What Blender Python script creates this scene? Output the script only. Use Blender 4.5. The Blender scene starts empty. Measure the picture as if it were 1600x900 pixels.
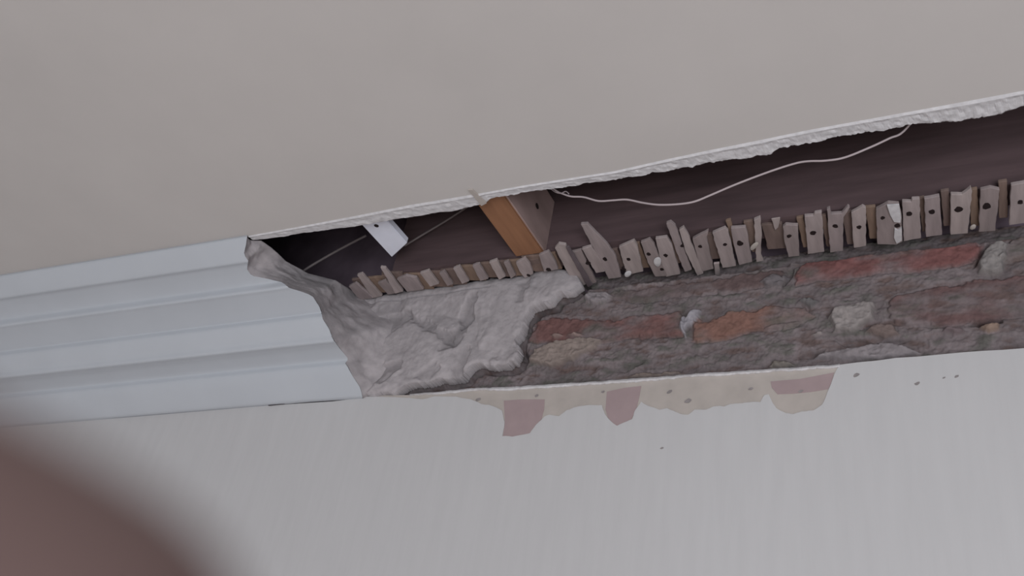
import bpy, bmesh, math, random
import numpy as np
from mathutils import Vector, Matrix
C = bpy.context.scene.collection
random.seed(7)
F = 1327.0
def nrm(v):
    v = np.array(v, float); return v/np.linalg.norm(v)
# camera orientation from the three vanishing points (world X along the wall, Y into the wall, Z up)
AX = nrm([2655, -333, -1327]); AY = nrm([790, 1010, 1327]); AZ = nrm(np.cross(AX, AY)); AY = np.cross(AZ, AX)
R3 = np.stack([AX, AY, AZ])
EYE = 1.75                                   # camera height over the floor
def ray(x, y): return R3 @ np.array([x-800, y-450, F])
def up(p): return Vector((p[0], p[1], p[2]+EYE))
def onY(x, y, D): r = ray(x, y); return up(r*D/r[1])
def onZ(x, y, H): r = ray(x, y); return up(r*H/r[2])
def proj(P):
    c = R3.T @ np.array([P[0], P[1], P[2]-EYE]); return 800+F*c[0]/c[2], 450+F*c[1]/c[2]
DB = 1.100                                   # brick face
k = ray(1600, 352); HL = DB*k[2]/k[1]        # underside of the laths
DW = DB-0.015                                # plastered wall face
HC = HL-0.012                                # ceiling face

# ---------------------------------------------------------------- camera, world, lights
cam = bpy.data.cameras.new('camera'); co = bpy.data.objects.new('camera', cam); C.objects.link(co)
cam.sensor_width = 36; cam.lens = F/1600*36; cam.clip_start = 0.001; cam.clip_end = 60
r = R3[:, 0]; d = R3[:, 1]; fw = R3[:, 2]
co.matrix_world = Matrix(((r[0], -d[0], -fw[0], 0), (r[1], -d[1], -fw[1], 0), (r[2], -d[2], -fw[2], EYE), (0, 0, 0, 1)))
cam.dof.use_dof = True; cam.dof.focus_distance = 1.28; cam.dof.aperture_fstop = 9.5
sc = bpy.context.scene; sc.camera = co
sc.view_settings.view_transform = 'Standard'; sc.view_settings.look = 'None'
sc.view_settings.gamma = 1; sc.view_settings.use_curve_mapping = False; sc.view_settings.exposure = 0.0
w = bpy.data.worlds.new('world'); sc.world = w; w.use_nodes = True
w.node_tree.nodes['Background'].inputs[0].default_value = (0.93, 0.95, 1.0, 1)
w.node_tree.nodes['Background'].inputs[1].default_value = 0.59
def area(name, loc, target, sx, sy, power, col):
    l = bpy.data.lights.new(name, 'AREA'); l.shape = 'RECTANGLE'; l.size = sx; l.size_y = sy; l.energy = power; l.color = col
    o = bpy.data.objects.new(name, l); C.objects.link(o); o.location = loc
    o.rotation_euler = (Vector(target)-Vector(loc)).to_track_quat('-Z', 'Y').to_euler(); return o
area('window_daylight', (1.15, -1.9, 0.70), (0.15, 0.9, 2.5), 1.6, 1.4, 63, (0.92, 0.95, 1.0))

# ---------------------------------------------------------------- helpers
def srgb(r, g, b):
    f = lambda c: (c/255/12.92 if c/255 <= .04045 else ((c/255+.055)/1.055)**2.4)
    return (f(r), f(g), f(b), 1)
def mat(name, col, rough=.85, nscale=30, var=.12, bump=.15, stretch=(1, 1, 1), attr=False, dist=.002):
    m = bpy.data.materials.new(name); m.use_nodes = True; nt = m.node_tree; N = nt.nodes; L = nt.links
    b = N['Principled BSDF']; b.inputs['Roughness'].default_value = rough
    b.inputs['Specular IOR Level'].default_value = .25
    tc = N.new('ShaderNodeTexCoord'); mp = N.new('ShaderNodeMapping'); mp.inputs['Scale'].default_value = stretch
    nz = N.new('ShaderNodeTexNoise'); nz.inputs['Scale'].default_value = nscale; nz.inputs['Detail'].default_value = 6
    L.new(tc.outputs['Object'], mp.inputs['Vector']); L.new(mp.outputs[0], nz.inputs['Vector'])
    rp = N.new('ShaderNodeMapRange'); rp.inputs[1].default_value = .3; rp.inputs[2].default_value = .7
    rp.inputs[3].default_value = 1-var; rp.inputs[4].default_value = 1+var
    L.new(nz.outputs[0], rp.inputs[0])
    mx = N.new('ShaderNodeVectorMath'); mx.operation = 'SCALE'
    if attr:
        a = N.new('ShaderNodeAttribute'); a.attribute_name = 'Col'; L.new(a.outputs['Color'], mx.inputs[0])
    else:
        mx.inputs[0].default_value = col[:3]
    L.new(rp.outputs[0], mx.inputs['Scale']); L.new(mx.outputs[0], b.inputs['Base Color'])
    bp = N.new('ShaderNodeBump'); bp.inputs['Strength'].default_value = bump; bp.inputs['Distance'].default_value = dist
    L.new(nz.outputs[0], bp.inputs['Height']); L.new(bp.outputs[0], b.inputs['Normal'])
    return m
def obj(name, bm, m, parent=None, smooth=False):
    if isinstance(bm, bmesh.types.BMesh):
        me = bpy.data.meshes.new(name); bmesh.ops.recalc_face_normals(bm, faces=bm.faces); bm.to_mesh(me); bm.free()
    else: me = bm
    o = bpy.data.objects.new(name, me); C.objects.link(o); me.materials.append(m)
    if parent: o.parent = parent
    if smooth:
        for p in me.polygons: p.use_smooth = True
    return o
def tag(o, label=None, cat=None, group=None, kind=None):
    for kk, v in (('label', label), ('category', cat), ('group', group), ('kind', kind)):
        if v: o[kk] = v
    return o
def box(bm, a, b):
    vs = [bm.verts.new((x, y, z)) for x in (a[0], b[0]) for y in (a[1], b[1]) for z in (a[2], b[2])]
    for q in ((0,1,3,2),(4,6,7,5),(0,4,5,1),(2,3,7,6),(0,2,6,4),(1,5,7,3)): bm.faces.new([vs[i] for i in q])
def prism(bm, pts, vec):
    """polygon pts (Vectors) extruded by vec"""
    vec = Vector(vec)
    a = [bm.verts.new(p) for p in pts]; b = [bm.verts.new(Vector(p)+vec) for p in pts]
    n = len(pts)
    for i in range(n): bm.faces.new((a[i], a[(i+1) % n], b[(i+1) % n], b[i]))
    for ring in (a, b):
        es = [bm.edges.get((ring[i], ring[(i+1) % n])) for i in range(n)]
        bmesh.ops.triangle_fill(bm, edges=es, use_beauty=True)
def tube(name, pts, rad, m, parent=None, res=6):
    """poly mesh tube through smooth pts"""
    P = [Vector(p) for p in pts]; out = []
    for i in range(len(P)-1):
        p0 = P[max(i-1, 0)]; p1 = P[i]; p2 = P[i+1]; p3 = P[min(i+2, len(P)-1)]
        for s in range(res):
            t = s/res
            out.append(.5*((2*p1)+(p2-p0)*t+(2*p0-5*p1+4*p2-p3)*t*t+(3*p1-p0-3*p2+p3)*t**3))
    out.append(P[-1]); bm = bmesh.new(); rings = []
    for i, p in enumerate(out):
        t = (out[min(i+1, len(out)-1)]-out[max(i-1, 0)]).normalized()
        u = t.cross(Vector((0, .2, 1))).normalized(); v = t.cross(u)
        rings.append([bm.verts.new(p+rad*(math.cos(a)*u+math.sin(a)*v)) for a in [j*math.tau/8 for j in range(8)]])
    for a, b in zip(rings, rings[1:]):
        for j in range(8): bm.faces.new((a[j], a[(j+1) % 8], b[(j+1) % 8], b[j]))
    bm.faces.new(rings[0]); bm.faces.new(rings[-1])
    return obj(name, bm, m, parent, True)
# value noise in numpy
_rng = np.random.RandomState(3); _T = _rng.rand(256, 256)
def vnoise(x, y):
    xi = np.floor(x).astype(int); yi = np.floor(y).astype(int); fx = x-xi; fy = y-yi
    fx = fx*fx*(3-2*fx); fy = fy*fy*(3-2*fy); g = lambda a, b: _T[a % 256, b % 256]
    return ((g(xi, yi)*(1-fx)+g(xi+1, yi)*fx)*(1-fy)+(g(xi, yi+1)*(1-fx)+g(xi+1, yi+1)*fx)*fy)*2-1
def fbm(x, y, s, o=4, seed=0):
    a = 1.; t = 0; x = np.asarray(x, float)*s+seed*17.3; y = np.asarray(y, float)*s+seed*9.1; n = 0
    for i in range(o):
        t = t+a*vnoise(x, y); n += a; a *= .5; x = x*2.03+5.1; y = y*2.03+1.7
    return t/n
def sdf(px, py, poly):
    """signed distance, + inside"""
    poly = np.array(poly, float); d = np.full(px.shape, 1e9); ins = np.zeros(px.shape, bool); n = len(poly)
    for i in range(n):
        a = poly[i]; b = poly[(i+1) % n]; e = b-a; wx = px-a[0]; wy = py-a[1]
        t = np.clip((wx*e[0]+wy*e[1])/(e@e+1e-12), 0, 1)
        d = np.minimum(d, np.hypot(wx-t*e[0], wy-t*e[1]))
        c = ((a[1] > py) != (b[1] > py)) & (px < (b[0]-a[0])*(py-a[1])/(b[1]-a[1]+1e-12)+a[0]); ins ^= c
    return np.where(ins, d, -d)
def sstep(a, b, x): t = np.clip((x-a)/(b-a), 0, 1); return t*t*(3-2*t)
def wallpoly(pts, D=DB): return [(onY(x, y, D).x, onY(x, y, D).z) for x, y in pts]
def relief(name, x0, x1, z0, z1, step, D, fn, m, parent=None, mask=None, skirt=.03):
    """a rough face lying on the wall: fn -> height toward the room and colour for each wall position"""
    nx = int((x1-x0)/step)+1; nz = int((z1-z0)/step)+1
    Xg, Zg = np.meshgrid(np.linspace(x0, x1, nx), np.linspace(z0, z1, nz)); h, col = fn(Xg, Zg)
    co_ = np.stack([Xg, D-h, Zg], -1).reshape(-1, 3); idx = np.arange(nx*nz).reshape(nz, nx)
    q = np.stack([idx[:-1, :-1], idx[:-1, 1:], idx[1:, 1:], idx[1:, :-1]], -1).reshape(-1, 4)
    col = col.reshape(-1, 3)
    if mask is not None:
        mk = mask(Xg, Zg).reshape(-1); q = q[mk[q].all(1)]
        e = np.concatenate([q[:, [0, 1]], q[:, [1, 2]], q[:, [2, 3]], q[:, [3, 0]]])
        es = set(map(tuple, e.tolist())); be = np.array([t for t in es if (t[1], t[0]) not in es])
        bv = np.unique(be); mp_ = {v: len(co_)+i for i, v in enumerate(bv)}
        bc = co_[bv].copy(); bc[:, 1] += skirt; co_ = np.concatenate([co_, bc]); col = np.concatenate([col, col[bv]*.9])
        q = np.concatenate([q, np.array([(a, mp_[a], mp_[b], b) for a, b in be.tolist()])])
        used = np.unique(q); rm = np.full(len(co_), -1); rm[used] = np.arange(len(used)); q = rm[q]; co_ = co_[used]; col = col[used]
    me = bpy.data.meshes.new(name); me.from_pydata(co_.tolist(), [], q.tolist())
    at = me.color_attributes.new('Col', 'FLOAT_COLOR', 'POINT')
    at.data.foreach_set('color', np.concatenate([col, np.ones((len(col), 1))], 1).ravel())
    me.update(); return obj(name, me, m, parent, True)

# ---------------------------------------------------------------- materials
M = {
 'ceiling': mat('ceiling_paint', srgb(195, 190, 187), .9, 6, .025, .05),
 'wall': mat('wall_paint', srgb(190, 189, 190), .8, 60, .02, .45, (1, 1, .12), dist=.0015),
 'cornice': mat('cornice_paint', srgb(186, 190, 196), .6, 9, .025, .08),
 'ridge': mat('chipped_white_paint_and_lit_lip', srgb(205, 203, 205), .8, 120, .12, .5),
 'plaster': mat('old_plaster_face', None, .95, 70, .12, .6, attr=True, dist=.003),
 'brick': mat('brick_and_mortar', None, 0.95, 90, .16, .5, attr=True, dist=.004),
 'lath': mat('grey_sawn_wood', srgb(134, 122, 118), .9, 60, .16, .4, (1.6, .25, 1)),
 'lath_back': mat('brown_sawn_wood', srgb(112, 92, 80), .9, 60, .18, .4, (1.6, .25, 1)),
 'old_wood': mat('dark_old_timber', srgb(93, 77, 79), .95, 14, .25, .5, (.35, 1, 3)),
 'void': mat('void_grey', srgb(112, 98, 108), .95, 12, .3, .3),  # plain grey-mauve tone for the faces inside the void
 'new_wood': mat('fresh_orange_timber', srgb(142, 102, 76), .75, 22, .16, .3, (3, .35, 1)),
 'new_wood_side': mat('grey_timber_side', srgb(160, 138, 134), .85, 22, .2, .3, (3, .35, 1)),
 'white': mat('white_painted_strip', srgb(225, 228, 240), .5, 40, .03, .1),
 'cable': mat('pale_cable_sheath', srgb(172, 160, 162), .6, 40, .05, .1),
 'dark': mat('dark_rusty_iron', srgb(40, 30, 30), .8, 200, .2, .3),
 'under': mat('bare_plaster', srgb(176, 168, 162), .9, 40, .06, .3),
 'pink': mat('pink_bare_plaster', srgb(160, 142, 143), .9, 40, .05, .25),
 'skin': mat('skin', srgb(110, 90, 87), .6, 60, .08, .3),
 'nail': mat('finger_nail', srgb(190, 150, 140), .35, 60, .03, .1),
 'floor': mat('floor_boards', srgb(205, 190, 178), .6, 12, .1, .2),
 'crack': mat('crack_shadow_gap', srgb(70, 66, 70), .9, 40, .1, .1),
 'wire': mat('dusty_grey_wire', srgb(120, 112, 112), .9, 40, .1, .1),
}

# ---------------------------------------------------------------- big structure
XL, XR = -3.4, 1.6
bm = bmesh.new(); box(bm, (XL, -3, -.06), (XR+1, DB+.2, 0)); tag(obj('floor', bm, M['floor']), kind='structure')

# ceiling slab with a ragged broken edge along the gap
EDGE = [(388, 369), (460, 356), (560, 337), (640, 321), (700, 311), (760, 301), (820, 290), (890, 279), (960, 268), (1030, 252), (1100, 237), (1180, 221), (1267, 203), (1350, 188), (1433, 173), (1520, 157), (1600, 142)]
LOW = [(392, 377), (470, 366), (560, 354), (620, 344), (680, 335), (720, 328), (748, 321), (760, 312), (800, 306), (812, 302), (860, 296), (910, 288), (960, 281), (1010, 274), (1050, 265), (1062, 262), (1075, 263), (1100, 257), (1150, 250), (1197, 243), (1210, 233), (1250, 227), (1300, 217), (1366, 207), (1433, 195), (1490, 192), (1547, 183), (1600, 168)]
def resamp(pts, n):
    P = np.array(pts, float); x = np.linspace(P[0, 0], P[-1, 0], n); return np.stack([x, np.interp(x, P[:, 0], P[:, 1])], 1)
E = [onZ(x, y, HC) for x, y in resamp(EDGE, 140)]
ex = E[-1]; eL = E[0]
outline = [Vector((XL, -3, HC+EYE)), Vector((XL, eL.y+.02, HC+EYE)), Vector((eL.x-.02, eL.y+.012, HC+EYE))] + E + [Vector((XR, ex.y, HC+EYE)), Vector((XR, -3, HC+EYE))]
bm = bmesh.new(); prism(bm, outline, (0, 0, .012)); ceiling = tag(obj('ceiling', bm, M['ceiling']), kind='structure')
# ragged lip of broken plaster along that edge, whitened as if catching the light
bm = bmesh.new(); n = 420
up_ = resamp(EDGE, n); lo_ = resamp(LOW, n); rows = []
def jag(x, s, sd): return float(fbm(np.array([x]), np.array([sd*3.1]), s, 4, sd)[0])
for i in range(n):
    a = onZ(up_[i][0], up_[i][1]-.5, HC); x = lo_[i][0]
    wgt = .3+.7*min(1, max(0, (x-600)/500))
    b = onZ(x, lo_[i][1]+(jag(x, .05, 1)*4+jag(x, .25, 2)*2)*wgt, HC+.002)
    b = Vector((a.x, b.y, b.z))
    rr = [a]
    for j, t in enumerate((.12, .3, .5, .7, .88, 1)):
        p = a.lerp(b, t); p.z += (-.0022 if j < 1 else -.0012+.0016*jag(x+j*40, .12, 5+j)) if j < 5 else .0015
        rr.append(p)
    rr.append(b+Vector((0, -.002, .010))); rr.append(a+Vector((0, 0, .010)))
    rows.append([bm.verts.new(p) for p in rr])
for a, b in zip(rows, rows[1:]):
    for j in range(len(a)): bm.faces.new((a[j], a[(j+1) % len(a)], b[(j+1) % len(a)], b[j]))
bm.faces.new(rows[0]); bm.faces.new(rows[-1])
lip = obj('broken_plaster_edge', bm, M['ridge'], ceiling); lip['label'] = 'ragged bright broken edge of the ceiling plaster along the gap'
bm = bmesh.new()
q = [onZ(x, y, HC-.003) for x, y in ((731, 297), (738, 297), (760, 318), (752, 322), (744, 312))]
prism(bm, q, (0, 0, .003)); sp = obj('loose_paint_flake', bm, M['plaster'] if 0 else M['under'], ceiling); sp['label'] = 'small pale flake sticking out of the ceiling edge'

# plastered wall below: base coat, paint coat with torn top edge, white ridge
TOP = [(520, 628), (560, 621), (600, 617), (650, 617), (700, 612), (735, 608), (800, 606), (860, 601), (930, 598), (1000, 592), (1100, 585), (1200, 579), (1300, 571), (1400, 560), (1500, 552), (1600, 545)]
DU = DW+.0012
T = [onY(x, y+jag(x, .06, 3)*1.5, DU) for x, y in resamp(TOP, 200)]
pts = [Vector((XL, DU, 0)), Vector((XL, DU, T[0].z))]+T+[Vector((XR, DU, T[-1].z)), Vector((XR, DU, 0))]
bm = bmesh.new(); prism(bm, pts, (0, .035, 0)); wall = tag(obj('wall_front', bm, M['under']), kind='structure')
NOTCH = [(520, 627), (560, 622), (580, 619), (604, 620), (640, 622), (660, 624), (680, 619), (712, 620), (735, 624), (752, 631), (770, 634), (784, 641), (788, 660), (785, 681), (800, 682), (828, 677), (838, 664), (851, 651), (858, 648), (873, 650), (885, 641), (900, 636), (920, 633), (940, 633), (946, 648), (955, 659), (964, 665), (975, 660), (988, 655), (992, 642), (1002, 628), (1012, 634), (1030, 640), (1042, 638), (1052, 642), (1063, 647), (1075, 648), (1085, 640), (1104, 640), (1112, 636), (1122, 634), (1132, 635), (1140, 631), (1160, 630), (1170, 628), (1188, 628), (1194, 618), (1201, 616), (1207, 630), (1216, 640), (1228, 645), (1240, 647), (1252, 643), (1270, 641), (1284, 633), (1291, 618), (1298, 600), (1307, 577), (1312, 569.5), (1400, 559.5), (1500, 551), (1600, 544)]
PN = []
for a, b in zip(NOTCH, NOTCH[1:]):
    for s in range(3):
        t = s/3; x = a[0]+(b[0]-a[0])*t; y = a[1]+(b[1]-a[1])*t
        PN.append(onY(x+jag(x+y, .2, 11), y+jag(x, .25, 12)*1.2, DW))
PN.append(onY(1600, 544, DW))
pts = [Vector((XL, DW, 0)), Vector((XL, DW, PN[0].z))]+PN+[Vector((XR, DW, PN[-1].z)), Vector((XR, DW, 0))]
bm = bmesh.new(); prism(bm, pts, (0, .0011, 0)); obj('paint_coat', bm, M['wall'], wall)
rid = [(640, 617), (690, 612), (735, 608), (800, 605), (860, 601), (930, 597), (1000, 592), (1100, 584), (1200, 578), (1300, 571), (1312, 569)]
ru = resamp(rid, 260); bm = bmesh.new(); rows = []
for i, (x, y) in enumerate(ru):
    th = 2.6+1.6*jag(x, .03, 21)+1.2*jag(x, .15, 22); th = max(.8, th)*(min(1, (x-636)/60))*(1 if x > 760 else .7)
    y += jag(x, .08, 23)*1.2
    a = onY(x, y-1, DW-.0005); b = onY(x, y+th*.4, DW-.003); c = onY(x, y+th+1, DW-.0004)
    rows.append([bm.verts.new(p) for p in (a, b, c, c+Vector((0, .003, 0)), a+Vector((0, .003, 0)))])
for a, b in zip(rows, rows[1:]):
    for j in range(5): bm.faces.new((a[j], a[(j+1) % 5], b[(j+1) % 5], b[j]))
bm.faces.new(rows[0]); bm.faces.new(rows[-1]); rg = obj('paint_ridge', bm, M['ridge'], wall); rg['label'] = 'thin white ridge of old paint along the wall top'
for poly in ([(787, 626), (815, 624), (851, 624), (850, 640), (846, 655), (830, 678), (800, 683), (786, 683), (789, 660)],
             [(948, 612), (975, 606), (1002, 603), (999, 620), (994, 640), (986, 656), (965, 668), (952, 660), (946, 640)],
             [(1204, 596), (1250, 592), (1303, 582), (1300, 596), (1294, 608), (1270, 612), (1240, 615), (1215, 616), (1206, 606)]):
    bm = bmesh.new(); prism(bm, [onY(x, y, DU-.0004) for x, y in poly], (0, .0004, 0)); o = obj('bare_patch', bm, M['pink'], wall); o['label'] = 'pinkish bare plaster where the paint has peeled'
for x, y, s in ((1075, 626, 5), (1046, 612, 3.5), (1173, 607, 3), (1251, 611, 3.2), (1338, 586, 4.4), (1433, 599, 3.6), (1495, 588, 3), (1475, 590, 2), (1034, 700, 2.4), (942, 612, 2.5), (838, 618, 2.4), (747, 624, 3.5)):
    bm = bmesh.new(); pl = []
    for j in range(9):
        a = j*math.tau/9; rr = s*(.7+.4*random.random()); pl.append(onY(x+rr*1.3*math.cos(a), y+rr*.75*math.sin(a)-rr*.4*math.cos(a), DW-.0002))
    prism(bm, pl, (0, .0006, 0)); o = obj('pock_mark', bm, mat('pock_grey', srgb(140, 134, 134), .95, 90, .15, .3), wall)

# ---------------------------------------------------------------- cornice
P0 = onZ(321, 380, HC); Pn = onY(321, 639, DW)
ch = Vector((0, Pn.y-P0.y, Pn.z-P0.z)).normalized(); nn = Vector((0, ch.z, -ch.y))
if nn.y > 0: nn = -nn
PROF = [(380, 0), (382, .0065), (400, .0085), (418, .0095), (421, .0085), (424, .003), (436, -.004), (448, -.0085), (457, -.010), (461, -.004), (465, .003), (468, .0045), (471, .002), (482, -.004), (496, -.010), (508, -.014), (511, -.0145), (513, -.011), (517, -.004), (530, .002), (544, .006), (547, .0075), (552, .0125), (555, .0125), (558, .007), (564, -.001), (574, -.0085), (582, -.0125), (585, -.009), (589, -.003), (600, .002), (618, .0045), (630, .005), (636.5, .0045), (639, 0)]
yy = np.concatenate([np.linspace(a[0], b[0], 4)[:-1] for a, b in zip(PROF, PROF[1:])]+[[645]])
dd = np.interp(yy, [p[0] for p in PROF], [p[1] for p in PROF])
dk = dd.copy()
for _ in range(1): dk[1:-1] = (dk[:-2]+2*dk[1:-1]+dk[2:])/4
prof = []
for y, dv in zip(yy, dk):
    rr = ray(321, y); o0 = Vector((0, 0, EYE)); rv = Vector(rr)
    t = (dv-nn.dot(o0-P0))/nn.dot(rv); p = o0+rv*t; prof.append((p.y, p.z))
prof[0] = (P0.y, HC+EYE); prof[-1] = (DW, Pn.z)
def bend(yp, zp, X, s):                      # the old run sags a little toward the far left
    t = max(0, -X-1.05)/.75; return yp-.020*t*(1-s), zp-.012*t*s
BRK = [(386, 360), (386, 372), (384, 385), (381, 398), (388, 408), (386, 420), (393, 431), (420, 436), (441, 441), (452, 450), (470, 455), (488, 462), (500, 480), (505, 500), (515, 516), (520, 530), (532, 546), (544, 560), (540, 568), (548, 582), (555, 594), (562, 605), (566, 617), (566, 640)]
BX = np.array(BRK, float)
brk = []
for i, (yp, zp) in enumerate(prof):
    lo, hi = -1.35, -.6; s = i/(len(prof)-1)
    for _ in range(30):
        m_ = (lo+hi)/2; a, b = proj((m_, *bend(yp, zp, m_, s)))
        bx = np.interp(b, BX[:, 1], BX[:, 0])
        if a < bx: lo = m_
        else: hi = m_
    brk.append((lo+hi)/2+.0015*jag(i, .6, 31))
bm = bmesh.new(); rows = []; NS = 60
for i, (yp, zp) in enumerate(prof):
    s = i/(len(prof)-1); row = []
    for j in range(NS+1):
        X = XL+(brk[i]-XL)*(1-(1-j/NS)**1.6); a, b = bend(yp, zp, max(X, -2.2), s); row.append(bm.verts.new((X, a, b)))
    rows.append(row)
for a, b in zip(rows, rows[1:]):
    for j in range(NS): bm.faces.new((a[j], a[j+1], b[j+1], b[j]))
cor = obj('plaster_cornice', bm, M['cornice'])
cor.data.polygons.foreach_set('use_smooth', [True]*len(cor.data.polygons))
tag(cor, 'white moulded plaster cornice between ceiling and wall, snapped off on its right', 'cornice')
# broken end of the cornice
OUT = [(BRK[0][1]-99, 0)]
INN = [(0, (393, 376), 'z', HC+.004), (.10, (408, 376), 'z', HC+.010), (.2, (425, 388), 'z', HC+.012), (.3, (447, 408), 'z', HC+.012), (.4, (482, 427), 'z', HC+.012), (.5, (524, 438), 'z', HC+.010), (.58, (556, 458), 'y', DW-.012), (.64, (590, 474), 'y', DW+.010), (.72, (630, 500), 'y', DW+.014), (.82, (640, 540), 'y', DW+.014), (.92, (630, 580), 'y', DW+.012), (1, (600, 612), 'y', DW+.006)]
def inner(s):
    tt = [a[0] for a in INN]; P = [np.array(onZ(*a[1], a[3]) if a[2] == 'z' else onY(*a[1], a[3])) for a in INN]
    return Vector([np.interp(s, tt, [p[c] for p in P]) for c in range(3)])
# arc length of the outer break in the picture sets where each row starts
outp = [Vector((brk[i], *bend(*prof[i], brk[i], i/(len(prof)-1)))) for i in range(len(prof))]
al = [0]
for a, b in zip(outp, outp[1:]): al.append(al[-1]+(b-a).length)
al = [a/al[-1] for a in al]
NR, NJ = 110, 40; bm = bmesh.new(); rows = []; cols = []
for i in range(NR+1):
    s = i/NR; o_ = Vector([np.interp(s, al, [p[c] for p in outp]) for c in range(3)]); q = inner(s); row = []
    for j in range(NJ+1):
        t = j/NJ; p = o_.lerp(q, t); e = math.sin(math.pi*min(1, t*1.02))
        n1 = jag(p.x*900+p.z*300, .018, 41)*.009+float(fbm(np.array([p.y*1000]), np.array([p.z*1000]), .05, 4, 6)[0])*.007
        p = p+Vector((1, -.35, -.25))*(n1*max(.3, e)+.006*math.sin(math.pi*t)*(-1))
        row.append(p)
    for g in range(1, 6): row.append(q+Vector((-.06*g, .002*g, .004*g)))
    rows.append([bm.verts.new(p) for p in row])
for a, b in zip(rows, rows[1:]):
    for j in range(len(a)-1): bm.faces.new((a[j], a[j+1], b[j+1], b[j]))
me = bpy.data.meshes.new('broken_end'); bmesh.ops.recalc_face_normals(bm, faces=bm.faces); bm.to_mesh(me); bm.free()
at = me.color_attributes.new('Col', 'FLOAT_COLOR', 'POINT')
cg = np.array(srgb(166, 160, 162)[:3])
vv = np.array([v.co[:] for v in me.vertices]); nz_ = fbm(vv[:, 1]*1000, vv[:, 2]*1000, .03, 4, 9)
at.data.foreach_set('color', np.concatenate([cg*(1+.18*nz_[:, None]), np.ones((len(vv), 1))], 1).ravel())
be = obj('broken_end', me, M['plaster'], cor, True); be['label'] = 'rough grey broken end of the cornice'
# crack line under the cornice
ck = [(420, 633), (445, 630), (452, 626), (460, 625), (468, 627), (480, 626), (500, 625), (508, 622), (516, 620), (524, 619)]
tube('hairline_crack', [onY(x, y, DW-.0014) for x, y in ck], .0016, M['crack'], cor, 4)
tube('hairline_crack', [onY(x, y, DW-.0018) for x, y in [(150, 655), (200, 651), (260, 646), (330, 640), (400, 634), (425, 632)]], .0010, mat('faint_crack', srgb(130, 132, 140)), cor, 4)

# ---------------------------------------------------------------- brick strip
def colr(*c): return np.array(srgb(*c)[:3])
BR = [  # polygon px, colour, height
 ([(1250, 442), (1256, 408), (1300, 396), (1440, 380), (1532, 370), (1530, 400), (1515, 412), (1400, 424), (1330, 432)], (122, 82, 80), .004),
 ([(930, 462), (1000, 447), (1100, 434), (1226, 420), (1226, 436), (1180, 452), (1080, 462), (1000, 470)], (98, 82, 81), .001),
 ([(826, 530), (834, 506), (862, 496), (930, 500), (1000, 492), (1062, 484), (1072, 500), (1066, 524), (1000, 528), (940, 534), (880, 540)], (116, 85, 82), .003),
 ([(1084, 532), (1088, 500), (1130, 490), (1200, 478), (1264, 478), (1274, 492), (1250, 508), (1190, 516), (1120, 530)], (128, 96, 86), .004),
 ([(1385, 508), (1390, 468), (1440, 448), (1520, 440), (1600, 424), (1760, 405), (1760, 470), (1600, 492), (1500, 506), (1430, 512)], (106, 83, 82), .003),
 ([(1560, 410), (1575, 370), (1700, 352), (1760, 350), (1760, 395), (1600, 405)], (108, 98, 94), .003),
]
LUMP = [
 ([(1292, 500), (1300, 484), (1330, 475), (1368, 474), (1366, 500), (1330, 522), (1300, 518)], (142, 135, 133), .009),
 ([(1354, 520), (1368, 506), (1400, 508), (1410, 524), (1380, 530)], (119, 105, 101), .007),
 ([(828, 566), (834, 546), (870, 536), (920, 530), (942, 532), (930, 546), (902, 560), (860, 574)], (137, 125, 119), .008),
 ([(860, 526), (872, 520), (884, 526), (874, 532)], (142, 122, 117), .005),
 ([(888, 526), (902, 520), (916, 524), (905, 531)], (149, 129, 124), .005),
 ([(1062, 512), (1064, 500), (1086, 486), (1098, 484), (1094, 496), (1076, 512), (1072, 530)], (151, 147, 153), .007),
 ([(910, 466), (920, 456), (945, 454), (960, 462), (945, 474), (925, 476)], (140, 133, 135), .006),
 ([(1525, 428), (1532, 400), (1556, 380), (1580, 382), (1572, 410), (1556, 430)], (133, 128, 126), .009),
 ([(1218, 410), (1225, 402), (1252, 402), (1272, 398), (1262, 410), (1236, 416)], (105, 99, 99), .007),
 ([(1185, 440), (1210, 428), (1232, 430), (1222, 448), (1196, 450)], (112, 106, 108), .005),
 ([(1265, 560), (1290, 550), (1330, 546), (1380, 536), (1410, 540), (1440, 552), (1400, 562), (1330, 566)], (138, 131, 133), .007),
 ([(1200, 572), (1210, 562), (1230, 562), (1244, 570), (1225, 576)], (126, 119, 113), .006),
 ([(950, 590), (1000, 584), (1060, 580), (1070, 584), (1000, 592)], (124, 112, 106), .004),
 ([(1468, 518), (1478, 510), (1500, 512), (1512, 520), (1490, 526)], (112, 99, 101), .006),
 ([(1530, 512), (1545, 504), (1562, 506), (1560, 516), (1540, 520)], (142, 122, 110), .006),
 ([(1268, 520), (1280, 515), (1286, 522), (1276, 526)], (151, 142, 140), .005),
 ([(1240, 472), (1262, 464), (1280, 470), (1272, 480)], (106, 103, 103), .006),
]
HOLE = [([(1505, 508), (1530, 500), (1562, 496), (1566, 501), (1530, 508)], .014), ([(962, 580), (975, 572), (1000, 564), (1004, 567), (975, 580)], .010), ([(828, 500), (836, 486), (860, 472), (880, 468), (872, 478), (848, 490), (838, 506)], .012),
        ([(1240, 560), (1262, 550), (1290, 544), (1268, 558)], .008), ([(1370, 534), (1404, 528), (1420, 530), (1400, 536)], .008), ([(1300, 528), (1350, 530), (1372, 540), (1320, 540)], .007), ([(1520, 420), (1532, 396), (1545, 378), (1536, 402)], .009), ([(1222, 446), (1228, 420), (1240, 415), (1236, 436)], .009),
        ([(1186, 508), (1240, 498), (1256, 500), (1190, 512)], .004)]
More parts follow.
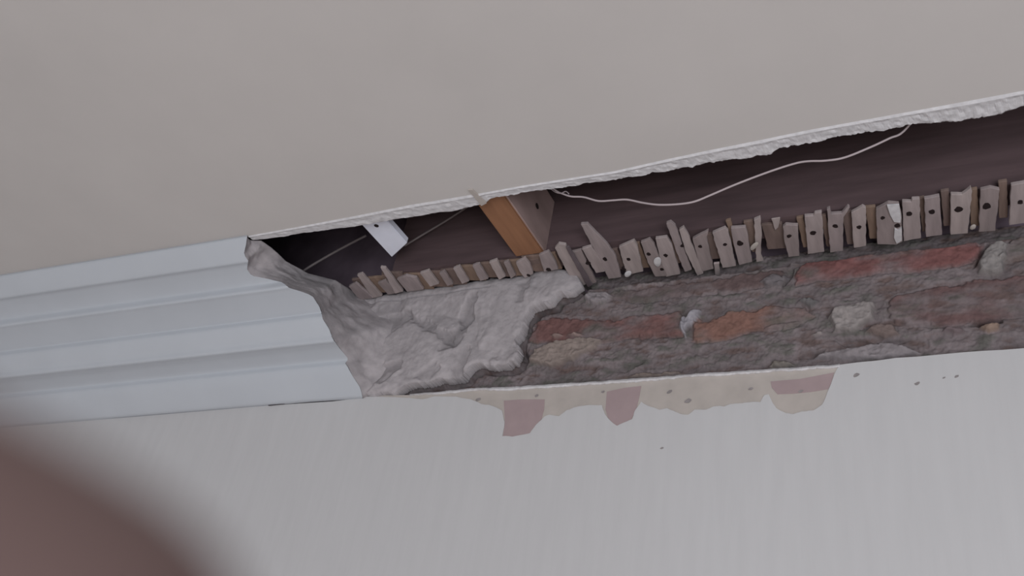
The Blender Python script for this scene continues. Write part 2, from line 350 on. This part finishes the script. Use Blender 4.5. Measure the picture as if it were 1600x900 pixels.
REM = [(562, 469), (600, 462), (640, 455), (680, 449), (720, 443), (760, 438), (800, 433), (828, 424), (862, 420), (893, 421), (902, 430), (904, 441), (892, 452), (874, 458), (866, 463), (862, 470), (846, 474), (832, 478), (822, 488), (816, 498), (816, 512), (808, 524), (806, 540), (811, 552), (806, 565), (790, 570), (764, 571), (748, 568), (734, 574), (724, 586), (700, 592), (660, 602), (640, 606), (620, 616), (585, 618), (560, 622)]
px2 = lambda P: np.array(wallpoly(P, DB+.006))
def brickfn(X, Z):
    wx = X+fbm(X, Z, 30, 4, 1)*.012; wz = Z+fbm(X, Z, 30, 4, 2)*.006
    base = colr(116, 107, 108); g = colr(101, 98, 94); br = colr(103, 88, 85)
    n1 = fbm(X*.5, Z*1.6, 28, 5, 3); n2 = fbm(X*.6, Z*1.5, 60, 5, 4); n3 = fbm(X, Z, 130, 4, 5)
    col = base*(1.04+.42*n1[..., None]); a = sstep(0, .5, n2)[..., None]; col = col*(1-a)+g*a; a = sstep(.05, .6, -n2)[..., None]; col = col*(1-a)+br*a
    h = .0035*n1+.003*n2+.0016*n3+.0015*fbm(X, Z, 300, 2, 6)
    for poly, c, hh in BR:
        d = sdf(wx, wz, px2(poly))+.006*n2+.003*n3; a = sstep(-.004, .005, d); e = (1+.22*fbm(X*.6, Z, 45, 4, 8))
        keep = a*(1-.85*sstep(-.15, .45, fbm(X*.5, Z, 26, 5, 12)-.02))*.95
        col = col*(1-keep[..., None])+(colr(*c)*e[..., None])*keep[..., None]
        h = h*(1-.6*a)+(hh+.0012*n3)*a-.004*np.exp(-(d/.0022)**2)
    for poly, c, hh in LUMP:
        d = sdf(X+fbm(X, Z, 60, 3, 21)*.005, Z+fbm(X, Z, 60, 3, 22)*.004, px2(poly)); a = sstep(-.001, .003, d)
        col = col*(1-a[..., None])+(colr(*c)*(1+.1*n3[..., None]))*a[..., None]; h = np.where(d > -.002, h+(1.5*hh+.002*n2)*sstep(-.001, .005, d), h)
    for poly, dp in HOLE:
        d = sdf(X+fbm(X, Z, 80, 3, 25)*.004, Z+fbm(X, Z, 80, 3, 26)*.002, px2(poly)); h = h-dp*sstep(-.0015, .002, d)
    dr = sdf(X, Z, np.array(wallpoly(REM, DW))); h = h-.016*np.exp(-(dr/.006)**2)
    h = h-.03*sstep(HL+EYE-.017, HL+EYE-.008, Z+.003*n2)
    return h, np.clip(col, .01, 1)
bx0 = onY(560, 470, DB).x
relief('wall_brick', bx0-.05, .55, HC+EYE-.25, HL+EYE+.03, .0014, DB+.008, brickfn, M['brick'])['kind'] = 'structure'
# ---------------------------------------------------------------- remnant render coat left of the bricks
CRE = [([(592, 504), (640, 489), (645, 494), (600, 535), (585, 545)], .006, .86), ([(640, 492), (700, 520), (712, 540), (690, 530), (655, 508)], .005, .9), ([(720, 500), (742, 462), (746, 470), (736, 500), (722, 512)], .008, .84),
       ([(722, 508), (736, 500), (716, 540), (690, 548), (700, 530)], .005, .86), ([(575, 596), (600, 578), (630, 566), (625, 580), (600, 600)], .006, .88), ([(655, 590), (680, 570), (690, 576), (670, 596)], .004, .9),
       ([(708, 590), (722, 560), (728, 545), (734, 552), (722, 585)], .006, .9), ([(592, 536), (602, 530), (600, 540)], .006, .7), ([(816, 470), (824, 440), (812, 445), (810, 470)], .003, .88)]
remw = np.array(wallpoly(REM, DW)); xc = remw[0][0]
def remfn(X, Z):
    n1 = fbm(X, Z, 22, 4, 51); n2 = fbm(X, Z, 70, 4, 52); n3 = fbm(X, Z, 200, 3, 53)
    left = sstep(onY(700, 540, DW).x, onY(570, 540, DW).x, X)
    h = .004*n1+.0012*n2+.0005*n3+.004*left
    # broad chipped facets
    fa = fbm(X+.03*n1, Z*.7, 16, 1, 54); h = h+.012*np.abs(fa)
    c = colr(166, 160, 162); col = c*(1+.10*n1[..., None]+.06*n2[..., None])
    for poly, dp, dk_ in CRE:
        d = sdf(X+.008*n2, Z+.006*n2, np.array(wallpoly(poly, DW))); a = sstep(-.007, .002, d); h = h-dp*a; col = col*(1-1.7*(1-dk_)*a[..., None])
    d = sdf(X, Z, remw); h = h-.004*np.exp(-(d/.004)**2)
    zt = np.interp(X, [onY(x, y, DW).x for x, y in ((566, 478), (800, 446))], [onY(x, y, DW).z for x, y in ((566, 478), (800, 446))])
    gr = np.exp(-((Z-zt+.001*n2)/.0014)**2)*(X < onY(770, 450, DW).x); h = h-.005*gr
    return h, np.clip(col, .01, 1)
def remmask(X, Z): return sdf(X+fbm(X, Z, 60, 5, 61)*.008, Z+fbm(X, Z, 60, 5, 62)*.006, remw) > 0
xs = [p[0] for p in remw]; zs = [p[1] for p in remw]
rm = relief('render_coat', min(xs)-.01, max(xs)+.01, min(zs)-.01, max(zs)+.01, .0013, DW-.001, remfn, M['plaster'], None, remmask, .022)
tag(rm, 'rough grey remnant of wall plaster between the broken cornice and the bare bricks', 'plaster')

# ---------------------------------------------------------------- roof void: timber behind the laths, added light-blocking boards and ends, rear wall
YJ = 1.022
bm = bmesh.new(); box(bm, (onY(618, 405, YJ).x, YJ, HL+EYE+.0125), (XR, YJ+.045, HL+EYE+.30)); 
tag(obj('timber_wall_plate', bm, M['old_wood']), 'long dark brown timber inside the gap, running above the row of laths', 'timber')
bm = bmesh.new(); box(bm, (XL, -.2, HL+EYE+.30), (XR, DB+.2, HL+EYE+.33)); tag(obj('void_enclosure_1', bm, M['void']), kind='structure')  # unseen boards above, added to keep light out of the void
bm = bmesh.new(); box(bm, (XL-.03, -.2, HC+EYE+.012), (XL, DB+.2, HL+EYE+.33)); box(bm, (XR, -.2, HC+EYE-.0), (XR+.03, DB+.2, HL+EYE+.33))
box(bm, (XL, -.23, HC+EYE+.012), (XR, -.2, HL+EYE+.33)); tag(obj('void_enclosure_2', bm, M['void']), kind='structure')  # unseen end and back panels, added to close the void and keep it dark
bm = bmesh.new(); box(bm, (XL, DB+.05, 0), (XR, DB+.2, HL+EYE+.33)); tag(obj('wall_rear', bm, M['void']), kind='structure')

# orange batten end
zb = onY(850, 395, YJ-.001).z-EYE
a0 = onZ(806, 401, zb); a1 = onZ(850, 395, zb); b0 = onZ(757, 313, zb); 
x0, x1 = a0.x, a1.x; yf = YJ-.001
bt = bpy.data.objects.new('timber_batten', None); C.objects.link(bt); bt.location = (0, 0, 0)
tag(bt, 'orange-brown sawn timber batten hanging down in the gap at the ceiling edge', 'batten')
hgt = .11; y0 = .45
bm = bmesh.new(); box(bm, (x0, y0, zb+EYE), (x1, yf, zb+EYE+hgt)); bmesh.ops.bevel(bm, geom=bm.edges[:], offset=.0015, segments=2, affect='EDGES'); obj('batten_body', bm, M['new_wood'], bt)
bm = bmesh.new(); box(bm, (x1-.001, y0, zb+EYE+.002), (x1+.003, yf, zb+EYE+hgt)); o = obj('side_face', bm, M['new_wood_side'], bt); o['label'] = 'greyish side of the batten'  # side slab, paler and greyer than the batten body
kn = onY(839, 322, .93)
def onX(x, y, Xp): rr = ray(x, y); return up(rr*Xp/rr[0])
kc = onX(839, 322, x1+.003); bm = bmesh.new(); prism(bm, [kc+Vector((0, .006*math.cos(a), .005*math.sin(a))) for a in [j*math.tau/10 for j in range(10)]], (.0006, 0, 0)); obj('knot', bm, M['dark'], bt)

# white strip
zs_ = HL+.012
ws = bpy.data.objects.new('white_strip', None); C.objects.link(ws)
tag(ws, 'short bluish-white painted strip poking out of the gap left of the orange batten', 'strip')
qd = [onZ(x, y, zs_) for x, y in ((612, 402), (636, 380))]
dr = Vector((0, -1, 0)); q = [qd[0], qd[1], qd[1]+dr*.22, qd[0]+dr*.22]
bm = bmesh.new(); prism(bm, q, (0, 0, .012)); bmesh.ops.bevel(bm, geom=bm.edges[:], offset=.001, segments=2, affect='EDGES'); obj('strip_body', bm, M['white'], ws)
sc_ = onZ(588, 353, zs_-.0006); bm = bmesh.new(); prism(bm, [sc_+Vector((.0042*math.cos(a), .0042*math.sin(a), 0)) for a in [j*math.tau/12 for j in range(12)]], (0, 0, .002)); obj('screw', bm, M['dark'], ws)

# cables
YC = E[60].y+.035
cp = [(868, 297), (880, 303), (893, 307), (912, 308), (935, 314), (958, 313), (980, 312), (1005, 317), (1030, 320), (1060, 319), (1085, 315), (1110, 305), (1150, 288), (1200, 269), (1240, 256), (1262, 252), (1290, 251), (1320, 246), (1360, 230), (1390, 216), (1412, 205)]
pts = [onY(x, y, YC) for x, y in cp]
pts = [pts[0]+Vector((-.06, -.07, .02)), pts[0]+Vector((-.02, -.03, .01))]+pts+[pts[-1]+Vector((.03, -.03, .012)), pts[-1]+Vector((.08, -.09, .02))]
cb = tube('cable', pts, .0014, M['cable']); tag(cb, 'thin pale cable sagging across the gap under the ceiling edge', 'cable')
pts = [onY(x, y, YC+.004) for x, y in ((862, 296), (868, 300), (876, 302), (884, 299), (889, 303))]
o = tube('cable_tie', pts, .0009, M['cable'], cb)
pts = [onY(x, y, YJ-.02) for x, y in ((470, 426), (490, 413), (530, 390), (572, 368))]
tag(tube('dusty_wire', pts, .0024, M['wire']), 'faint grey wire in the dark gap left of the white strip', 'wire')
pts = [onY(x, y, YJ-.02) for x, y in ((632, 384), (665, 364), (700, 343), (738, 318))]
tag(tube('dusty_wire', pts, .0020, M['wire']), 'faint grey wire in the dark gap between white strip and orange batten', 'wire')

# ---------------------------------------------------------------- laths
ORD = ['first', 'second', 'third', 'fourth', 'fifth', 'sixth', 'seventh', 'eighth', 'ninth', 'tenth', 'eleventh', 'twelfth', 'thirteenth', 'fourteenth', 'fifteenth', 'sixteenth', 'seventeenth', 'eighteenth']
# each: description, quad/outline px near->far, holes
FR = [
 ('wide grey lath end cut by the right edge of the photo', [(1580, 290), (1610, 284), (1612, 347), (1577, 352)], [(1594, 316, 4)]),
 ('grey lath end with a big dark nail hole, second from the right', [(1532, 298), (1548, 294), (1562, 297), (1555, 360), (1529, 362)], [(1542, 322, 6)]),
 ('grey lath end with a torn diamond nail hole, third from the right', [(1486, 305), (1503, 305), (1517, 294), (1519, 300), (1512, 363), (1485, 366)], [(1498, 327, 6)]),
 ('grey lath end with a round nail hole, fourth from the right', [(1444, 311), (1468, 307), (1472, 367), (1447, 370)], [(1456, 331, 5)]),
 ('grooved lath end beside the white painted one', [(1410, 316), (1424, 316), (1425, 312), (1437, 311), (1439, 371), (1412, 377)], [(1421, 334, 5)]),
 ('wide lath end splashed with white paint', [(1369, 329), (1388, 319), (1405, 320), (1408, 332), (1410, 376), (1400, 381), (1371, 381)], [(1379, 341, 3.5), (1402, 352, 5)]),
 ('narrow grey lath end with a slanted tip left of the white painted one', [(1330, 333), (1348, 323), (1353, 326), (1353, 384), (1334, 387)], [(1342, 355, 4)]),
 ('grey lath end with a forked splintered tip', [(1292, 328), (1297, 326), (1299, 335), (1315, 334), (1325, 323), (1328, 325), (1318, 340), (1317, 391), (1297, 394)], [(1305, 353, 4.5)]),
 ('grey lath end with a notched tip left of the forked one', [(1257, 338), (1271, 337), (1273, 333), (1284, 331), (1288, 394), (1262, 398)], [(1270, 364, 5)]),
 ('short grey lath end right of the brown gap', [(1223, 356), (1228, 352), (1247, 353), (1249, 399), (1232, 401), (1226, 380)], [(1233, 369, 4)]),
 ('thin upright splinter of lath left of the brown gap', [(1178, 344), (1188, 340), (1190, 362), (1189, 400), (1193, 408), (1182, 410), (1180, 380)], []),
 ('lath end with a tan upper half and round nail hole', [(1142, 358), (1165, 356), (1168, 366), (1175, 408), (1155, 413), (1147, 385)], [(1156, 380, 5.5)]),
 ('clean grey lath end left of the tan-topped one', [(1113, 365), (1133, 357), (1138, 362), (1150, 415), (1129, 418)], [(1133, 382, 3.5)]),
 ('lath end with a light nail dimple and chipped top', [(1082, 374), (1094, 368), (1107, 362), (1104, 372), (1115, 419), (1095, 423)], [(1094, 385, 3.5)]),
 ('long thin splintered lath leaning left, with a light tip', [(1061, 361), (1068, 357), (1075, 368), (1099, 426), (1090, 429), (1072, 395)], []),
 ('thin brown lath reaching higher than its neighbours', [(1041, 350), (1048, 347), (1055, 353), (1081, 421), (1070, 425), (1057, 395)], [(1066, 384, 3.5)]),
 ('wide lath end with a dark hole near its left edge and white smear beside', [(1024, 374), (1042, 372), (1050, 384), (1063, 427), (1041, 431), (1030, 400)], [(1040, 399, 4)]),
 ('lath end with dark hole and white plaster blob at its lower right', [(1001, 380), (1015, 375), (1022, 383), (1043, 430), (1024, 431), (1012, 410)], [(1013, 397, 4), (1034, 420, 4)]),
 ('squarish grey lath end with a white blob at its foot', [(967, 387), (986, 378), (991, 376), (996, 384), (1005, 424), (980, 430), (972, 405)], [(982, 405, 4), (975, 421, 4)]),
 ('tall pointed lath sticking up highest of the row', [(907, 353), (918, 352), (932, 366), (948, 381), (962, 400), (971, 431), (951, 434), (928, 390)], [(945, 404, 4.5)]),
 ('dull brownish lath end directly left of the tall pointed one', [(909, 389), (924, 385), (938, 406), (950, 424), (931, 427), (920, 408)], [(919, 411, 5)]),
 ('lath end beside the grey tilted strip, reaching down to the bricks', [(893, 395), (908, 391), (916, 408), (932, 441), (919, 446), (905, 420)], []),
 ('rounded long lath at the right end of the plaster remnant', [(867, 388), (873, 381), (884, 383), (895, 405), (917, 444), (903, 450), (886, 425)], []),
 ('lath end with a nail hole half buried in plaster', [(842, 399), (857, 393), (866, 407), (872, 421), (850, 425)], [(857, 421, 5)]),
 ('stubby pale lath end right under the orange batten', [(806, 411), (820, 404), (828, 414), (833, 428), (820, 434), (812, 424)], [(826, 430, 4)]),
 ('narrow lath end under the left corner of the orange batten', [(787, 411), (794, 408), (806, 430), (798, 436)], []),
 ('slim tilted lath end left of the orange batten foot', [(764, 411), (776, 407), (790, 432), (780, 437)], []),
 ('slim tilted lath end, second left of the orange batten foot', [(738, 416), (749, 412), (763, 436), (750, 440)], []),
 ('slim tilted lath end, third left of the orange batten foot', [(708, 420), (718, 416), (733, 440), (722, 444)], []),
 ('flat tilted lath end between two dark holes', [(686, 428), (694, 424), (708, 444), (699, 447)], []),
 ('pale tilted lath end, fifth left of the orange batten foot', [(656, 427), (670, 423), (686, 444), (672, 448)], []),
 ('wide brownish lath end near the left of the row', [(620, 437), (634, 431), (651, 434), (662, 452), (636, 456)], []),
 ('thin pointed splinter right of the wide pale lath', [(594, 419), (602, 420), (630, 455), (618, 458)], []),
 ('wide pale lath end, fourth from the left end of the row', [(590, 443), (602, 438), (624, 457), (606, 461)], []),
 ('thin pointed pinkish lath, second from the left end of the row', [(558, 430), (566, 427), (597, 463), (582, 467)], []),
 ('leftmost lath end, tucked against the broken cornice', [(545, 448), (556, 442), (584, 466), (562, 470)], []),
]
BK = [(1560, 285, 1574, 340), (1515, 298, 1528, 352), (1471, 300, 1484, 352), (1437, 312, 1446, 360), (1353, 325, 1370, 372), (1317, 334, 1332, 380), (1284, 338, 1293, 385), (1247, 342, 1258, 385), (1192, 352, 1224, 388),
      (1165, 348, 1180, 392), (1138, 346, 1146, 400), (1100, 368, 1116, 404), (1050, 378, 1058, 410), (990, 382, 1003, 418), (955, 392, 968, 420), (884, 395, 894, 430), (858, 398, 870, 420), (828, 406, 844, 424), (796, 412, 808, 430), (752, 416, 766, 434), (722, 420, 738, 438), (634, 436, 654, 450), (572, 436, 590, 458), (782, 412, 792, 430), (770, 414, 780, 433), (700, 424, 712, 440), (668, 428, 684, 442), (604, 432, 622, 452), (556, 440, 570, 460)]
allx = []
def lath(pts, m, z, th, label, holes=(), name='lath', grp='sawn lath ends along the wall'):
    P = [onZ(x, y, z) for x, y in pts]
    c = sum((Vector(p) for p in P), Vector())/len(P)
    tlt = Vector((random.uniform(-.05, .05), random.uniform(-.04, .02), 0))
    bm = bmesh.new(); Q = []
    n = len(P)
    for i in range(n):
        a = P[i]; b = P[(i+1) % n]; Lg = (b-a).length; s = max(1, int(Lg/.008))
        for kx in range(s):
            p = a.lerp(b, kx/s)
            if kx: p = p+Vector((random.uniform(-1, 1), random.uniform(-1, 1), 0))*.0006
            Q.append(p-c)
    for p in Q: p.z += tlt.x*p.x+tlt.y*p.y
    prism(bm, Q, (0, 0, th)); bmesh.ops.recalc_face_normals(bm, faces=bm.faces)
    o = obj(name, bm, m); o.location = c
    if label: tag(o, label, 'lath', grp)
    bv = o.modifiers.new('bevel', 'BEVEL'); bv.width = .0006; bv.segments = 1; bv.limit_method = 'ANGLE'
    for hx, hy, hr in holes:
        hp = onZ(hx, hy, z)-c; hp.z = tlt.x*hp.x+tlt.y*hp.y
        R_ = hr*.00088; bm2 = bmesh.new(); ring = []
        for j in range(10):
            a = j*math.tau/10; rr = R_*(.8+.35*random.random()); ring.append(hp+Vector((rr*math.cos(a), rr*math.sin(a)*1.25, -.0004)))
        prism(bm2, ring, (0, 0, .003)); h_ = obj('nail', bm2, M['dark'], o); h_['label'] = 'dark rusty nail'
    return o
LM = [mat('grey_sawn_wood', srgb(*c), .9, 60, .16, .4, (1.6, .25, 1)) for c in ((160, 148, 147), (150, 138, 138), (164, 152, 150), (144, 132, 131))]
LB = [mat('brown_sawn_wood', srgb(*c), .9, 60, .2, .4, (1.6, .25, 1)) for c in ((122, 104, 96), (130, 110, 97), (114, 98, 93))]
for i, (lb, pts, ho) in enumerate(FR):
    zz = HL+(0, .0012, -.0008)[i % 3]*.6
    o = lath(pts, LM[(i*7) % 4], zz, .0055, lb, ho)
    if 'white paint' in lb and 'splashed' in lb:
        bm = bmesh.new(); c = o.location
        prism(bm, [onZ(x, y, zz-.0018)-c for x, y in ((1386, 321), (1405, 320), (1408, 340), (1407, 348), (1397, 347), (1391, 336))], (0, 0, .0020))
        prism(bm, [onZ(x, y, zz-.0030)-c for x, y in ((1398, 358), (1403, 360), (1409, 356), (1409, 376), (1401, 381), (1397, 372))], (0, 0, .0034))
        s = obj('paint_splash', bm, M['ridge'], o); s['label'] = 'white paint splash'
BK = [b for b in BK if b[0] > 800]
for A_, B_ in zip(FR[23:], FR[24:]):
    xr = min(p[0] for p in A_[1]); yr = min(p[1] for p in A_[1]); xl = max(p[0] for p in B_[1][:2]); yl = min(p[1] for p in B_[1])
    if xr-xl > -12: BK.append((xl-3, (yr+yl)/2+3, xr+12, (yr+yl)/2+24))
RK = [sorted(range(len(BK)), key=lambda j: -BK[j][0]).index(i) for i in range(len(BK))]
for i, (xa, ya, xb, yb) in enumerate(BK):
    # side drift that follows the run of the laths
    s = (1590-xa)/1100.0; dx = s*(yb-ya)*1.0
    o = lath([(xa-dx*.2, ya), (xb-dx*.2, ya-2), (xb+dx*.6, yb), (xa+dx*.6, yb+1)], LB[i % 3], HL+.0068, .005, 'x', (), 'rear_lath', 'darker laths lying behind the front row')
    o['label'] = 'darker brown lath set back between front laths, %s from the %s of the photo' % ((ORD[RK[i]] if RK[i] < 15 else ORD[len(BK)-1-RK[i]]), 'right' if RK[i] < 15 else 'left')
# grey tilted strip and loose plaster bits by the laths
tag(lath([(884, 386), (889, 384), (926, 446), (918, 450)], mat('dull_grey_strip', srgb(104, 94, 98)), HL-.003, .003, None, (), 'splinter'), 'dark grey sliver leaning against the laths beside the plaster remnant', 'splinter')
tag(lath([(1115, 412), (1124, 411), (1125, 432), (1118, 433)], LM[0], HL-.002, .004, None, (), 'splinter'), 'small upright splinter below the laths by a dark hole', 'splinter')
tag(lath([(1205, 342), (1219, 340), (1216, 356), (1211, 360)], LM[2], HL+.004, .002, None, (), 'splinter'), 'small pale pointed splinter above the brown gap', 'splinter')
def blob(pts, z, label, m, th=.004):
    bm = bmesh.new(); P = [onZ(x, y, z) for x, y in pts]; c = sum(P, Vector())/len(P); n_ = len(P); P = [c+(p-c)*(1.35+.35*math.sin(2.4*i)) for i, p in enumerate(P)]
    a = [bm.verts.new(p-c) for p in P]; b = [bm.verts.new((p-c)*.6+Vector((0, 0, -th))) for p in P]
    for i in range(n_): bm.faces.new((a[i], a[(i+1) % n_], b[(i+1) % n_], b[i]))
    bm.faces.new(b); bm.faces.new(a); o = obj('plaster_crumb', bm, m); o.location = c
    sb = o.modifiers.new('s', 'SUBSURF'); sb.levels = sb.render_levels = 2; tag(o, label, 'plaster crumb', 'plaster crumbs stuck to the laths')
blob([(1022, 402), (1032, 400), (1036, 412), (1028, 416), (1020, 410)], HL-.0004, 'white plaster crumb on the laths right of the tall pointed one', M['ridge'])
blob([(974, 424), (986, 421), (990, 429), (978, 433)], HL-.0004, 'white plaster crumb at the foot of the squarish lath', M['ridge'])
blob([(1170, 385), (1182, 376), (1190, 378), (1180, 386), (1174, 392)], HL-.0004, 'small bent white crumb beside the thin upright splinter', M['under'])
blob([(1514, 352), (1524, 348), (1528, 356), (1516, 358)], HL+.002, 'white plaster crumb between second and third lath from the right', M['under'])

# ---------------------------------------------------------------- hand with a finger over the lens
def camp(x, y, z): return up(R3 @ np.array([x, y, z]))
def skinmesh(name, chains, m, parent=None, root=0):
    vs, es, rs = [], [], []
    for ch_ in chains:
        prev = None
        for it in ch_:
            if isinstance(it, int): prev = it; continue
            vs.append(camp(*it[:3])); rs.append(it[3])
            if prev is not None: es.append((prev, len(vs)-1))
            prev = len(vs)-1
    me = bpy.data.meshes.new(name); me.from_pydata(vs, es, []); o = obj(name, me, m, parent)
    s = o.modifiers.new('skin', 'SKIN')
    for i, rr in enumerate(rs):
        me.skin_vertices[0].data[i].radius = (rr, rr)
        me.skin_vertices[0].data[i].use_root = (i == root)
    sb = o.modifiers.new('sub', 'SUBSURF'); sb.levels = sb.render_levels = 2; s.use_smooth_shade = True
    return o
wr = (-.150, .115, -.055)
chains = [
 [(-.215, .190, -.110, .028), (-.180, .150, -.080, .025), (*wr, .024), (-.128, .092, -.025, .023)],       # 0..3 forearm, wrist, palm
 [3, (-.102, .048, .000, .012), (-.070, .014, .014, .0105), (-.046, .0050, .022, .0108), (-.0305, .0098, .025, .0125), (-.0185, .0160, .0250, .0130), (-.0103, .0203, .0250, .0115)],
 [3, (-.098, .078, .012, .012), (-.060, .060, .032, .0098), (-.044, .050, .020, .009), (-.042, .046, .006, .0078)],
 [3, (-.106, .095, .010, .0115), (-.070, .082, .030, .0094), (-.054, .072, .018, .0086), (-.052, .068, .004, .0074)],
 [3, (-.116, .110, .004, .0105), (-.086, .104, .022, .0082), (-.070, .094, .012, .0076), (-.066, .090, .000, .0066)],
 [2, (-.118, .070, -.062, .013), (-.088, .046, -.058, .0105), (-.060, .034, -.046, .0085)],
]
hand = skinmesh('hand', chains, M['skin'], None, 2)
tag(hand, 'hand of the person taking the photo, one blurred finger covering the lower left corner', 'hand')
bm = bmesh.new(); bmesh.ops.create_uvsphere(bm, u_segments=12, v_segments=8, radius=1)
nl = obj('fingernail', bm, M['nail'], hand, True); nl.scale = (.0055, .0065, .0018)
p = camp(-.0165, .0172, .0352); nl.location = p; nl.rotation_euler = co.rotation_euler if False else co.matrix_world.to_euler()
